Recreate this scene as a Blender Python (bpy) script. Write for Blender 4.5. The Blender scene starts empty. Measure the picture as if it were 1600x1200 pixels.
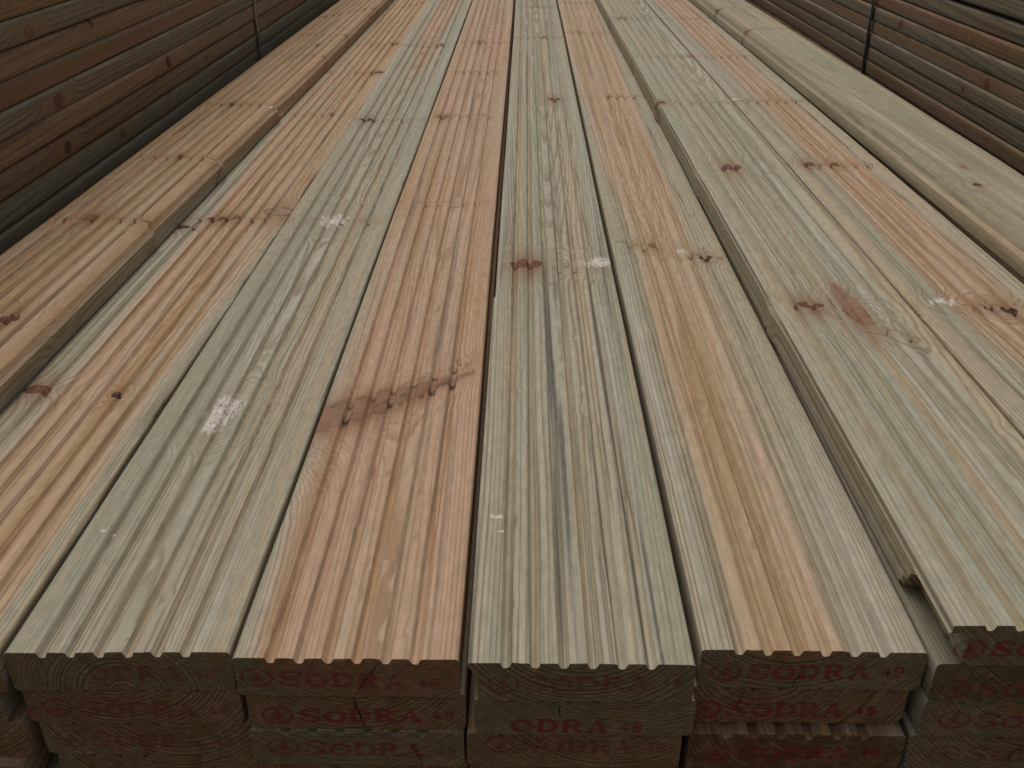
import bpy, bmesh, math, random
from mathutils import Vector, Matrix, noise
R = math.radians
random.seed(7)
scene = bpy.context.scene
col = scene.collection

# ------------------------------------------------------------------ camera
H = 0.370
F_PX, W_PX = 1488.0, 1600.0
pitch = math.atan(825 / F_PX)
yaw = math.atan(21 / math.hypot(F_PX, 825))
c, s = math.cos(yaw), math.sin(yaw)
fw = Vector((-s * math.cos(pitch), c * math.cos(pitch), -math.sin(pitch)))
rt = Vector((c, s, 0))
up = rt.cross(fw)
cd = bpy.data.cameras.new('camera')
cam = bpy.data.objects.new('camera', cd)
col.objects.link(cam)
cam.matrix_world = Matrix(((rt.x, up.x, -fw.x, 0), (rt.y, up.y, -fw.y, 0), (rt.z, up.z, -fw.z, H), (0, 0, 0, 1)))
cd.sensor_width = 36.0
cd.lens = 36.0 * F_PX / W_PX
cd.clip_start = 0.01
cd.clip_end = 200
cd.dof.use_dof = True
cd.dof.focus_distance = 0.85
cd.dof.aperture_fstop = 45.0
scene.camera = cam

# ------------------------------------------------------------------ light
EL, AZ = 66.0, -28.0          # bright patch of overcast high up, ahead and to the left
wd = bpy.data.worlds.new('World')
scene.world = wd
wd.use_nodes = True
nt = wd.node_tree
bg = nt.nodes['Background']
sky = nt.nodes.new('ShaderNodeTexSky')
sky.sky_type = 'NISHITA'
sky.sun_disc = False
sky.sun_elevation = R(EL)
sky.sun_rotation = R(AZ)
sky.dust_density = 3.0
hs = nt.nodes.new('ShaderNodeHueSaturation')      # cloud cover takes the blue out of the sky
hs.inputs['Saturation'].default_value = 0.12
nt.links.new(sky.outputs[0], hs.inputs['Color'])
nt.links.new(hs.outputs[0], bg.inputs[0])
bg.inputs[1].default_value = 0.075
ld = bpy.data.lights.new('sun', 'SUN')
ld.energy = 1.35
ld.angle = R(44)
ld.color = (1.0, 0.968, 0.93)
sun = bpy.data.objects.new('sun', ld)
col.objects.link(sun)
sd = Vector((math.sin(R(AZ)) * math.cos(R(EL)), math.cos(R(AZ)) * math.cos(R(EL)), math.sin(R(EL))))
sun.rotation_euler = sd.to_track_quat('Z', 'Y').to_euler()
vs = scene.view_settings
vs.view_transform = 'Standard'
vs.look = 'None'
vs.exposure = 0.25
vs.gamma = 1.0
vs.use_curve_mapping = False
scene.cycles.max_bounces = 6

# ------------------------------------------------------------------ node helpers
class NT:
    def __init__(self, tree):
        self.t = tree
    def node(self, typ, **kw):
        n = self.t.nodes.new(typ)
        for k, v in kw.items():
            setattr(n, k, v)
        return n
    def put(self, sock, v):
        if v is None:
            return
        if isinstance(v, bpy.types.NodeSocket):
            self.t.links.new(v, sock)
        else:
            if isinstance(v, (tuple, list)) and len(v) == 3 and sock.type == 'RGBA':
                v = (*v, 1)
            sock.default_value = v
    def m(self, op, a, b=None, c=None, clamp=False):
        n = self.node('ShaderNodeMath', operation=op, use_clamp=clamp)
        for i, v in enumerate((a, b, c)):
            self.put(n.inputs[i], v)
        return n.outputs[0]
    def v(self, op, a, b=None, scale=None):
        n = self.node('ShaderNodeVectorMath', operation=op)
        self.put(n.inputs[0], a)
        if b is not None:
            self.put(n.inputs[1], b)
        if scale is not None:
            self.put(n.inputs['Scale'], scale)
        return n.outputs['Value'] if op in ('DOT_PRODUCT', 'LENGTH', 'DISTANCE') else n.outputs[0]
    def sep(self, a):
        n = self.node('ShaderNodeSeparateXYZ')
        self.put(n.inputs[0], a)
        return n.outputs[0], n.outputs[1], n.outputs[2]
    def comb(self, x, y, z):
        n = self.node('ShaderNodeCombineXYZ')
        for i, v in enumerate((x, y, z)):
            self.put(n.inputs[i], v)
        return n.outputs[0]
    def noise(self, vec, scale=1.0, detail=2.0, rough=0.5, color=False, dim='3D'):
        n = self.node('ShaderNodeTexNoise', noise_dimensions=dim)
        if dim == '1D':
            self.put(n.inputs['W'], vec)
        else:
            self.put(n.inputs['Vector'], vec)
        n.inputs['Scale'].default_value = scale
        n.inputs['Detail'].default_value = detail
        n.inputs['Roughness'].default_value = rough
        return n.outputs['Color' if color else 'Fac']
    def ss(self, x, a, b, lo=0.0, hi=1.0):
        n = self.node('ShaderNodeMapRange', interpolation_type='SMOOTHSTEP')
        for i, v in enumerate((x, a, b, lo, hi)):
            self.put(n.inputs[i], v)
        return n.outputs[0]
    def mix(self, f, a, b, blend='MIX'):
        n = self.node('ShaderNodeMix', data_type='RGBA', blend_type=blend)
        self.put(n.inputs[0], f)
        self.put(n.inputs[6], a)
        self.put(n.inputs[7], b)
        return n.outputs[2]
    def scale3(self, vec, sx, sy, sz):
        return self.v('MULTIPLY', vec, (sx, sy, sz))

def make_knot_group():
    g = bpy.data.node_groups.new('knot_field', 'ShaderNodeTree')
    for nm, tp in (('P', 'NodeSocketVector'), ('Root', 'NodeSocketVector'), ('Dir', 'NodeSocketVector'), ('R0', 'NodeSocketFloat'), ('Grow', 'NodeSocketFloat')):
        g.interface.new_socket(nm, in_out='INPUT', socket_type=tp)
    for nm in ('Dist', 'Bump', 'Halo'):
        g.interface.new_socket(nm, in_out='OUTPUT', socket_type='NodeSocketFloat')
    k = NT(g)
    i = k.node('NodeGroupInput').outputs
    o = k.node('NodeGroupOutput').inputs
    w = k.v('SUBTRACT', i['P'], i['Root'])
    t = k.m('MAXIMUM', k.v('DOT_PRODUCT', w, i['Dir']), 0.0)
    q = k.v('SUBTRACT', w, k.v('SCALE', i['Dir'], scale=t))
    rad = k.m('ADD', i['R0'], k.m('MULTIPLY', i['Grow'], t))
    dn = k.m('DIVIDE', k.v('LENGTH', k.scale3(q, 1, 0.8, 1)), rad)
    k.put(o['Dist'], dn)
    b = k.m('DIVIDE', dn, 2.9)
    b = k.m('MULTIPLY', b, b)
    k.put(o['Bump'], k.m('MULTIPLY', k.m('EXPONENT', k.m('MULTIPLY', b, -1.0)), rad))
    dl = k.m('DIVIDE', k.v('LENGTH', k.scale3(q, 1, 0.25, 1)), k.m('MULTIPLY', rad, 1.35))
    k.put(o['Halo'], k.m('EXPONENT', k.m('MULTIPLY', k.m('MULTIPLY', dl, dl), -1.0)))
    return g
KG = make_knot_group()

def make_line_group():
    """a ragged transverse scar across the board, stepping back in the grooves"""
    g = bpy.data.node_groups.new('scar_line', 'ShaderNodeTree')
    for nm, tp in (('P', 'NodeSocketVector'), ('Y0', 'NodeSocketFloat'), ('Slope', 'NodeSocketFloat'), ('Width', 'NodeSocketFloat'), ('X0', 'NodeSocketFloat'), ('X1', 'NodeSocketFloat'), ('Amp', 'NodeSocketFloat')):
        g.interface.new_socket(nm, in_out='INPUT', socket_type=tp)
    g.interface.new_socket('Mask', in_out='OUTPUT', socket_type='NodeSocketFloat')
    g.interface.new_socket('Swell', in_out='OUTPUT', socket_type='NodeSocketFloat')
    k = NT(g)
    i = k.node('NodeGroupInput').outputs
    o = k.node('NodeGroupOutput').inputs
    x, y, z = k.sep(i['P'])
    wob = k.noise(k.comb(x, i['Y0'], z), 70, 2)
    d = k.m('SUBTRACT', y, k.m('ADD', i['Y0'], k.m('MULTIPLY', x, i['Slope'])))
    d = k.m('ADD', d, k.m('MULTIPLY', k.m('SUBTRACT', wob, 0.5), i['Amp']))
    d = k.m('SUBTRACT', d, k.m('MULTIPLY', z, 1.6))
    dw = k.m('DIVIDE', d, 0.016)
    sw = k.m('EXPONENT', k.m('MULTIPLY', k.m('MULTIPLY', dw, dw), -1.0))
    k.put(o['Swell'], k.m('MULTIPLY', sw, k.ss(k.noise(k.comb(x, i['Y0'], 0.7), 75, 1), 0.35, 0.65, 0.0, 0.0050)))
    d = k.m('DIVIDE', d, i['Width'])
    e = k.m('EXPONENT', k.m('MULTIPLY', k.m('MULTIPLY', d, d), -1.0))
    brk = k.ss(k.noise(k.comb(x, i['Y0'], 0.3), 160, 1), 0.38, 0.56)
    gz = k.ss(z, -0.0004, -0.0030, 0.50, 1.3)
    brk = k.m('MULTIPLY', brk, gz)
    inx = k.m('MULTIPLY', k.ss(x, i['X0'], k.m('ADD', i['X0'], 0.004)), k.ss(x, k.m('SUBTRACT', i['X1'], 0.004), i['X1'], 1.0, 0.0))
    k.put(o['Mask'], k.m('MULTIPLY', k.m('MULTIPLY', e, brk), inx, clamp=True))
    return g
LG = make_line_group()

SAP_E, SAP_L = (0.352, 0.306, 0.230), (0.215, 0.165, 0.105)
HRT_E, HRT_L = (0.375, 0.262, 0.172), (0.250, 0.140, 0.072)
KNOT = {'red': ((0.150, 0.050, 0.026), (0.045, 0.020, 0.012)),
        'dark': ((0.050, 0.024, 0.018), (0.020, 0.012, 0.010)),
        'orange': ((0.25, 0.115, 0.052), (0.085, 0.036, 0.018)),
        'torn': ((0.60, 0.55, 0.49), (0.20, 0.15, 0.10)),
        'pale': ((0.30, 0.19, 0.13), (0.12, 0.07, 0.04)),
        'spike': ((0.35, 0.215, 0.145), (0.200, 0.100, 0.060))}

def wood(name, seed, pith=(0, 30), spacing=3.0, heart=0, taper=0.006, sapE=SAP_E, sapL=SAP_L, hrtE=HRT_E, hrtL=HRT_L,
         streak=0.3, green=0.4, knots=(), scars=(), vary=False, contrast=1.0, sthr=0.0, wander=1.0):
    """solid softwood: growth rings round a pith line, so top, sides and sawn end all show the same rings"""
    mat = bpy.data.materials.new(name)
    mat.use_nodes = True
    t = mat.node_tree
    t.nodes.clear()
    k = NT(t)
    tc = k.node('ShaderNodeTexCoord')
    P0 = tc.outputs['Object']
    nx, ny, nz = k.sep(tc.outputs['Normal'])
    rnd = 0.5
    P = P0
    if vary:
        rnd = k.node('ShaderNodeObjectInfo').outputs['Random']
        P = k.v('ADD', P0, k.comb(k.m('MULTIPLY', k.m('SUBTRACT', rnd, 0.5), 0.05), k.m('MULTIPLY', rnd, 9.0), k.m('MULTIPLY', k.m('SUBTRACT', k.m('FRACT', k.m('MULTIPLY', rnd, 7.3)), 0.5), 0.02)))
    # small irregular warp
    wv = k.v('SUBTRACT', k.noise(k.v('ADD', k.scale3(P, 45, 3.5, 45), (seed, seed, 0)), 1, 2, color=True), (0.5, 0.5, 0.5))
    Pw = k.v('ADD', P, k.v('MULTIPLY', wv, (0.0011, 0.003, 0.0011)))
    Px, Py, Pz = k.sep(Pw)
    # pith wanders along the length
    wa = k.noise(k.m('ADD', Py, seed * 3.7), 1.0, 1, dim='1D')
    wb = k.noise(k.m('ADD', Py, seed * 5.1 + 40), 1.1, 1, dim='1D')
    qx = k.m('SUBTRACT', Px, k.m('ADD', pith[0] / 1000, k.m('MULTIPLY', k.m('SUBTRACT', wa, 0.5), 0.014 * wander)))
    qz = k.m('SUBTRACT', Pz, k.m('ADD', pith[1] / 1000, k.m('MULTIPLY', k.m('SUBTRACT', wb, 0.5), 0.016 * wander)))
    r = k.m('SQRT', k.m('ADD', k.m('MULTIPLY', qx, qx), k.m('MULTIPLY', qz, qz)))
    f = k.m('SUBTRACT', r, k.m('MULTIPLY', Py, taper))
    f = k.m('ADD', f, k.m('MULTIPLY', k.m('SUBTRACT', k.noise(k.v('ADD', k.scale3(P, 24, 1.3, 24), (seed, 0, seed)), 1, 2), 0.5), 0.0042))
    fh = f
    kn = []
    kw = k.v('SUBTRACT', k.noise(k.scale3(P, 130, 90, 130), 1, 2, color=True), (0.5, 0.5, 0.5))
    Pk = k.v('ADD', P, k.v('SCALE', kw, scale=0.0065))
    for kd in knots:
        x, y, rad, typ = kd[:4]
        if len(kd) > 4:                      # spike knot: root and tip given
            root, tip, grow = kd[4], kd[5], kd[6]
            d = (Vector(tip) - Vector(root)).normalized()
        else:
            zc = pith[1] / 1000
            if abs(zc) < 0.02:
                zc = -0.02
            root = Vector((pith[0] / 1000, y, zc))
            d = (Vector((x, y, 0)) - root)
            if d.length < 0.01:
                d = Vector((0, 0, -zc))
            d = d + Vector((0, random.uniform(-0.15, 0.15) * d.length, 0))
            L = d.length
            d.normalize()
            grow = 0.25 * rad / L
            root = Vector((x, y, 0)) - d * L
            rad = rad * 0.75
        n = k.node('ShaderNodeGroup', node_tree=KG)
        k.put(n.inputs['P'], Pk)
        n.inputs['Root'].default_value = root
        n.inputs['Dir'].default_value = d
        n.inputs['R0'].default_value = rad
        n.inputs['Grow'].default_value = grow
        kn.append((n, typ))
        if rad > 0.0017 or (typ == 'spike' and rad > 0.001):
            f = k.m('SUBTRACT', f, k.m('MULTIPLY', n.outputs['Bump'], 2.1))
    scn = []
    for sc in scars:
        y0, slope, x0, x1, wdt, amp, colr = sc
        n = k.node('ShaderNodeGroup', node_tree=LG)
        k.put(n.inputs['P'], P0)
        for nm, vv in (('Y0', y0), ('Slope', slope), ('Width', wdt), ('X0', x0), ('X1', x1), ('Amp', amp)):
            n.inputs[nm].default_value = vv
        f = k.m('SUBTRACT', f, n.outputs['Swell'])
        scn.append((n, colr))
    u = k.m('DIVIDE', f, spacing / 1000)
    u = k.m('ADD', u, k.m('MULTIPLY', k.noise(k.m('ADD', k.m('MULTIPLY', u, 0.16), seed), 1.0, 1, dim='1D'), 3.5))
    st = k.m('FRACT', u)
    ringv = k.noise(k.m('MULTIPLY', k.m('FLOOR', u), 7.77), 1.0, 0, dim='1D')
    late = k.m('MULTIPLY', k.ss(st, 0.42, 0.86), k.ss(st, 0.90, 1.0, 1.0, 0.0))
    late = k.m('MULTIPLY', late, k.ss(ringv, 0.25, 0.75, 0.65 * contrast, 1.30 * contrast), clamp=True)
    # heartwood
    blot = k.noise(k.v('ADD', k.scale3(P, 16, 1.3, 16), (seed * 2, 3, 1)), 1, 3)
    hp = k.m('SUBTRACT', fh, k.m('MULTIPLY', k.m('SUBTRACT', blot, 0.5), 0.030))
    if vary:
        hp = k.m('ADD', hp, k.m('MULTIPLY', k.m('SUBTRACT', k.m('FRACT', k.m('MULTIPLY', rnd, 13.1)), 0.5), 0.03))
    hm = k.ss(hp, heart / 1000 + 0.005, heart / 1000 - 0.005)
    dk = (sapE[0] / 0.352) if sapE[0] < 0.2 else 1.0          # stripes of dark timber stay dark
    D3 = lambda c3: tuple(q_ * dk for q_ in c3)
    sapc = k.mix(late, sapE, sapL)
    gn = k.noise(k.v('ADD', k.scale3(P, 26, 1.1, 26), (7, seed, 2)), 1, 3)
    sapc = k.mix(k.m('MULTIPLY', k.ss(gn, 0.40, 0.66), green), sapc, D3((0.236, 0.240, 0.172)))
    st1 = k.noise(k.v('ADD', k.scale3(P, 85, 0.9, 85), (seed, 4, 8)), 1, 3, 0.55)
    sapc = k.mix(k.ss(st1, 0.50, 0.66, 0, 0.60), sapc, k.mix(k.m('MULTIPLY', late, 0.5), D3((0.410, 0.300, 0.188)), sapL))      # honey
    sapc = k.mix(k.ss(st1, 0.46, 0.34, 0, 0.60), sapc, k.mix(k.m('MULTIPLY', late, 0.5), D3((0.395, 0.360, 0.300)), sapL))      # cream
    hrtc = k.mix(late, hrtE, hrtL)
    hrtc = k.mix(k.ss(st1, 0.47, 0.34, 0, 0.65), hrtc, k.mix(k.m('MULTIPLY', late, 0.6), D3((0.415, 0.330, 0.240)), hrtL))      # pale
    hrtc = k.mix(k.ss(st1, 0.54, 0.68, 0, 0.60), hrtc, D3((0.330, 0.180, 0.080)))                                                  # orange
    pk = k.noise(k.v('ADD', k.scale3(P, 60, 1.6, 60), (seed, 9, 2)), 1, 2)
    hrtc = k.mix(k.ss(pk, 0.45, 0.70, 0, 0.55), hrtc, D3((0.435, 0.275, 0.198)))
    hrtc = k.mix(k.ss(pk, 0.48, 0.28, 0, 0.55), hrtc, D3((0.28, 0.165, 0.075)))
    base = k.mix(hm, sapc, hrtc)
    # yellowish / grey drift along the length
    lo = k.noise(k.v('ADD', k.scale3(P, 7, 2.2, 7), (1, seed, 5)), 1, 2)
    base = k.mix(k.ss(lo, 0.35, 0.65, 0, 0.35), base, k.mix(0.5, base, D3((0.30, 0.26, 0.16))))
    # long dark streaks
    sn = k.noise(k.v('ADD', k.scale3(P, 125 if sthr else 150, 1.7, 125 if sthr else 150), (seed, 1, 1)), 1, 2, 0.6)
    en = k.ss(k.m('ABSOLUTE', ny), 0.5, 0.7)
    sn = k.m('SUBTRACT', sn, k.m('MULTIPLY', en, 0.3))
    base = k.mix(k.m('MULTIPLY', k.ss(sn, 0.56 - sthr, 0.72 - 1.3 * sthr), k.ss(Py, 0.45, 0.8, streak, streak * 0.25) if sthr else streak), base, (0.095, 0.085, 0.068))
    # fibre and fine flecks
    fb = k.noise(k.scale3(P, 1300, 22, 1300), 1, 3, 0.6)
    base = k.mix(1.0, base, k.comb(k.ss(fb, 0.2, 0.8, 0.82, 1.16), k.ss(fb, 0.2, 0.8, 0.82, 1.16), k.ss(fb, 0.2, 0.8, 0.80, 1.16)), 'MULTIPLY')
    fl = k.noise(k.scale3(P, 420, 16, 420), 1, 2, 0.7)
    base = k.mix(k.ss(fl, 0.66, 0.80, 0, 0.45), base, (0.10, 0.07, 0.04))
    pf = k.noise(k.scale3(P, 560, 170, 560), 1, 2, 0.7)           # raised pale fibres, dust and grit
    base = k.mix(k.ss(pf, 0.70, 0.78, 0, 0.45), base, D3((0.46, 0.42, 0.35)))
    gr = k.noise(k.v('ADD', k.scale3(P, 330, 210, 330), (5, 5, seed)), 1, 2, 0.6)
    base = k.mix(k.ss(gr, 0.745, 0.79, 0, 0.7), base, (0.06, 0.04, 0.025))
    md = k.noise(k.scale3(P, 200, 75, 200), 1, 3, 0.6)
    base = k.mix(1.0, base, k.comb(*[k.ss(md, 0.25, 0.75, 0.90, 1.10)] * 3), 'MULTIPLY')
    dz = k.ss(k.sep(P0)[2], -0.0004, -0.0030, 0.0, 0.32)          # machined grooves: brown dirt plus painted-in groove shade
    dzn = k.m('MULTIPLY', dz, k.ss(k.noise(k.scale3(P, 60, 5, 60), 1, 2), 0.3, 0.7, 0.3, 1.0))
    base = k.mix(dzn, base, k.mix(1.0, base, (0.66, 0.54, 0.40), 'MULTIPLY'))
    # knots
    for n, typ in kn:
        core, rim = KNOT[typ]
        kst = 0.62 if len(scars) == 0 and name.startswith('wood_side') else 1.0
        dn = n.outputs['Dist']
        ton = (0.19, 0.095, 0.040)
        if typ == 'torn':
            base = k.mix(k.m('MULTIPLY', n.outputs['Halo'], 0.10), base, ton)
            tn = k.noise(k.scale3(P, 500, 160, 500), 1, 3, 0.7)
            cc = k.mix(k.ss(tn, 0.30, 0.52), (0.26, 0.20, 0.15), core)
            edge = k.m('ADD', dn, k.m('MULTIPLY', k.m('SUBTRACT', k.noise(k.scale3(P, 260, 110, 260), 1, 3, 0.65), 0.5), 3.8))
            base = k.mix(k.ss(edge, 1.5, 0.55, 0, 0.85), base, cc)
            base = k.mix(k.m('MULTIPLY', k.ss(tn, 0.60, 0.68), k.ss(dn, 1.3, 0.9)), base, (0.05, 0.025, 0.02))
            continue
        base = k.mix(k.m('MULTIPLY', n.outputs['Halo'], 0.62), base, ton)
        rg = k.m('SINE', k.m('MULTIPLY', dn, 3.0 if typ == 'spike' else 17.0))
        cc = k.mix(k.ss(rg, -1, 1, 0.0, 0.55), core, rim)
        cn = k.noise(k.scale3(P, 260, 160, 260), 1, 3, 0.6)
        cc = k.mix(k.ss(cn, 0.5, 0.75, 0, 0.75), cc, k.mix(0.4, ton, (0.45, 0.30, 0.2)))
        if typ == 'spike':
            fn = k.noise(k.v('ADD', k.scale3(Pk, 30, 330, 30), (0, 0, 3)), 1, 3, 0.6)
            cc = k.mix(k.ss(fn, 0.35, 0.65, 0, 0.7), cc, k.mix(0.5, base, (0.15, 0.085, 0.06)))
        if typ == 'spike':
            dn = k.m('ADD', dn, k.m('MULTIPLY', k.m('SUBTRACT', k.noise(k.scale3(P, 75, 130, 75), 1, 3, 0.6), 0.5), 1.3))
            base = k.mix(k.ss(dn, 1.35, 0.95, 0, 0.75), base, rim)
            base = k.mix(k.ss(dn, 1.05, 0.60, 0, 0.80), base, cc)
            continue
        base = k.mix(k.ss(dn, 1.15, 0.90, 0, kst), base, rim)
        base = k.mix(k.ss(dn, 0.98, 0.78, 0, kst), base, cc)
    for n, colr in scn:
        base = k.mix(k.m('MULTIPLY', n.outputs['Swell'], 90.0), base, k.mix(1.0, base, (0.76, 0.58, 0.42), 'MULTIPLY'))
        base = k.mix(k.m('MULTIPLY', n.outputs[0], 0.92), base, colr)
    # sawn ends: weathered grey brown
    en = k.ss(k.m('ABSOLUTE', ny), 0.5, 0.7)
    eb = k.mix(1.0, base, (0.72, 0.58, 0.43), 'MULTIPLY')
    sw = k.noise(k.scale3(P0, 140, 1, 900), 1, 3, 0.7)
    eb = k.mix(1.0, eb, k.comb(*[k.ss(sw, 0.3, 0.7, 0.65, 1.22)] * 3), 'MULTIPLY')
    eb = k.mix(k.m('MULTIPLY', late, 0.42), eb, (0.050, 0.034, 0.020))
    base = k.mix(en, base, eb)
    bs = k.node('ShaderNodeBsdfPrincipled')
    k.put(bs.inputs['Base Color'], base)
    k.put(bs.inputs['Roughness'], k.ss(fb, 0.2, 0.8, 0.62, 0.85))
    bs.inputs['Specular IOR Level'].default_value = 0.20
    hgt = k.m('ADD', k.m('MULTIPLY', late, 0.35), k.m('ADD', k.m('MULTIPLY', fb, 0.5), k.m('MULTIPLY', md, 0.5)))
    bp = k.node('ShaderNodeBump')
    bp.inputs['Strength'].default_value = 0.55
    bp.inputs['Distance'].default_value = 0.00045
    k.put(bp.inputs['Height'], hgt)
    k.put(bs.inputs['Normal'], bp.outputs[0])
    out = k.node('ShaderNodeOutputMaterial')
    k.put(out.inputs[0], bs.outputs[0])
    return mat

# ------------------------------------------------------------------ geometry
T = 0.0275
BW = 0.120
LEN = 4.8

def profile(grooved=True, nside=3, r=0.0024, rb=0.003):
    """closed cross-section, left to right over the top, then back under; (x, z, tag)"""
    pts = []
    h = BW / 2
    for a in (180, 150, 120, 90):
        pts.append((-h + r + r * math.cos(R(a)), -r + r * math.sin(R(a)), 'tl'))
    if grooved:
        g0 = -h + 0.0168
        for i in range(6):
            x = g0 + i * 0.0153
            pts += [(x, 0, 't'), (x + 0.0004, -0.0003, 't'), (x + 0.0017, -0.0030, 'g'), (x + 0.0025, -0.0035, 'g'),
                    (x + 0.0044, -0.0035, 'g'), (x + 0.0052, -0.0030, 'g'), (x + 0.0065, -0.0003, 't'), (x + 0.0069, 0, 't')]
            if i < 5:
                pts.append((x + 0.0111, 0, 't'))
    else:
        for i in range(1, 12):
            pts.append((-h + i * 0.01, 0, 't'))
    for a in (90, 60, 30, 0):
        pts.append((h - r + r * math.cos(R(a)), -r + r * math.sin(R(a)), 'tr'))
    for i in range(1, nside):
        pts.append((h, -r + (-T + rb + r) * i / nside, 'r'))
    for a in (0, -30, -60, -90):
        pts.append((h - rb + rb * math.cos(R(a)), -T + rb + rb * math.sin(R(a)), 'br'))
    pts.append((0, -T, 'b'))
    for a in (-90, -120, -150, -180):
        pts.append((-h + rb + rb * math.cos(R(a)), -T + rb + rb * math.sin(R(a)), 'bl'))
    for i in range(nside - 1, 0, -1):
        pts.append((-h, -r + (-T + rb + r) * i / nside, 'l'))
    return pts

def board_mesh(name, mat, grooved=True, stations=None, hook=None, seed=0, jit=1.0, nside=3, length=LEN, endskew=0.0, rr=(0.0024, 0.003)):
    pf = profile(grooved, nside, *rr)
    if stations is None:
        stations = [0, 0.004] + [0.012 + 0.01 * i for i in range(10)]
        y = 0.11
        while y < length - 0.01:
            stations.append(y)
            y += 0.011 if y < 1.1 else 0.06
        stations.append(length)
    bm = bmesh.new()
    rows = []
    for j, y in enumerate(stations):
        row = []
        bx = (noise.noise(Vector((y * 0.7, seed, 1))) * 0.0012 + noise.noise(Vector((y * 2.3, seed, 5))) * 0.0004) * jit
        bz = noise.noise(Vector((y * 0.8, seed, 9))) * 0.0006 * jit
        for (x, z, tg) in pf:
            dx = noise.noise(Vector((y * 9, x * 200, seed))) * 0.00022 * jit
            dz = noise.noise(Vector((y * 7, x * 150, seed + 3))) * 0.00018 * jit
            yy = y
            if j == 0:
                yy += noise.noise(Vector((x * 300, z * 300, seed))) * 0.0005 + abs(noise.noise(Vector((x * 900, z * 500, seed + 2)))) * 0.0009 * (1 if z > -0.001 else 0) + endskew * x
            p = [x + dx + bx, yy, z + dz + bz]
            if jit == 1.0 and 0 < j < len(stations) - 1 and z > -0.001 and tg in ('t', 'tl', 'tr'):      # small chips along the ridges
                hh = noise.noise(Vector((x * 900 + seed * 7, y * 120, seed)))
                if hh > 0.42:
                    p[2] -= (hh - 0.42) * 0.006
                    p[0] += (hh - 0.42) * 0.002
            if hook:
                p = hook(p, x, y, z, tg)
            row.append(bm.verts.new(p))
        rows.append(row)
    n = len(pf)
    for a, b in zip(rows, rows[1:]):
        for i in range(n):
            bm.faces.new((a[i], a[(i + 1) % n], b[(i + 1) % n], b[i]))
    bm.faces.new(rows[0])
    bm.faces.new(list(reversed(rows[-1])))
    bmesh.ops.recalc_face_normals(bm, faces=bm.faces)
    me = bpy.data.meshes.new(name)
    bm.to_mesh(me)
    bm.free()
    for p in me.polygons:
        p.use_smooth = True
    me.set_sharp_from_angle(angle=R(38))
    me.materials.append(mat)
    return me

def thing(name, me, loc, label, cat, group=None, rot=(0, 0, 0)):
    o = bpy.data.objects.new(name, me)
    col.objects.link(o)
    o.location = loc
    o.rotation_euler = rot
    o['label'] = label
    o['category'] = cat
    if group:
        o['group'] = group
    return o

# ------------------------------------------------------------------ ground
def simple(name, colr, rough=0.8, scale=40, var=0.25, spec=0.3):
    mat = bpy.data.materials.new(name)
    mat.use_nodes = True
    k = NT(mat.node_tree)
    bs = mat.node_tree.nodes['Principled BSDF']
    P = k.node('ShaderNodeTexCoord').outputs['Object']
    n = k.noise(P, scale, 4, 0.6)
    k.put(bs.inputs['Base Color'], k.mix(1.0, colr, k.comb(*[k.ss(n, 0.3, 0.7, 1 - var, 1 + var)] * 3), 'MULTIPLY'))
    bs.inputs['Roughness'].default_value = rough
    bs.inputs['Specular IOR Level'].default_value = spec
    return mat
GZ = -0.166
bm = bmesh.new()
vsx = [bm.verts.new(p) for p in ((-40, -40, GZ), (40, -40, GZ), (40, 60, GZ), (-40, 60, GZ))]
bm.faces.new(vsx)
me = bpy.data.meshes.new('ground')
bm.to_mesh(me)
me.materials.append(simple('yard_asphalt', (0.05, 0.048, 0.045), 0.9, 60, 0.4))
g = bpy.data.objects.new('ground', me)
col.objects.link(g)
g['kind'] = 'structure'

# ------------------------------------------------------------------ top layer
def K(board, items):
    xc, y0 = board
    out = []
    for it in items:
        if it[3] == 'spike':          # orange heartwood tail running up from the knot of the pale green board
            out.append((0, 0, 0.0008, 'spike', (0.004, 0.550, -0.030), (0.010, 0.383, 0.004), 0.042))
            continue
        out.append((it[0] - xc, it[1] - y0, it[2], it[3]) + tuple(it[4:]))
    return out
BRN = (0.085, 0.036, 0.016)
DRK = (0.022, 0.014, 0.010)
PALE = (0.40, 0.34, 0.27)
def S(board, y, x0, x1, w=0.0022, amp=0.012, colr=BRN, slope=0.0):
    xc, y0 = board
    return (y - y0 - slope * 0, slope, x0 - xc, x1 - xc, w, amp, colr)

A = (-0.4570, 0.366)
B = (-0.3372, 0.368)
C = (-0.2150, 0.3705)
D = (-0.0926, 0.3675)
E_ = (0.0320, 0.3655)
F = (0.1566, 0.3760)
G = (0.2790, 0.3670)
H_ = (0.4018, 0.3680)
I_ = (0.5190, 0.3700)

mA = wood('wood_ochre_far_left', 11, (-5, 34), 2.6, 78, hrtE=(0.39, 0.25, 0.135), hrtL=(0.25, 0.142, 0.07), streak=0.35, knots=K(A, [
    (-0.472, 0.984, 0.0075, 'orange'), (-0.400, 0.972, 0.0055, 'dark'), (-0.438, 0.728, 0.007, 'red'), (-0.453, 1.228, 0.0045, 'red'),
    (-0.400, 1.217, 0.0050, 'torn'), (-0.468, 1.526, 0.005, 'dark'), (-0.400, 1.516, 0.005, 'torn'), (-0.439, 2.06, 0.004, 'dark')]),
    scars=[S(A, 0.982, -0.505, -0.40, 0.0028), S(A, 1.224, -0.51, -0.39, 0.0022), S(A, 1.524, -0.51, -0.39, 0.0028, colr=DRK), S(A, 1.95, -0.51, -0.39, 0.003), S(A, 2.20, -0.51, -0.39, 0.004),
           S(A, 2.535, -0.53, -0.38, 0.010, 0.01, DRK, 1.7)])
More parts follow.
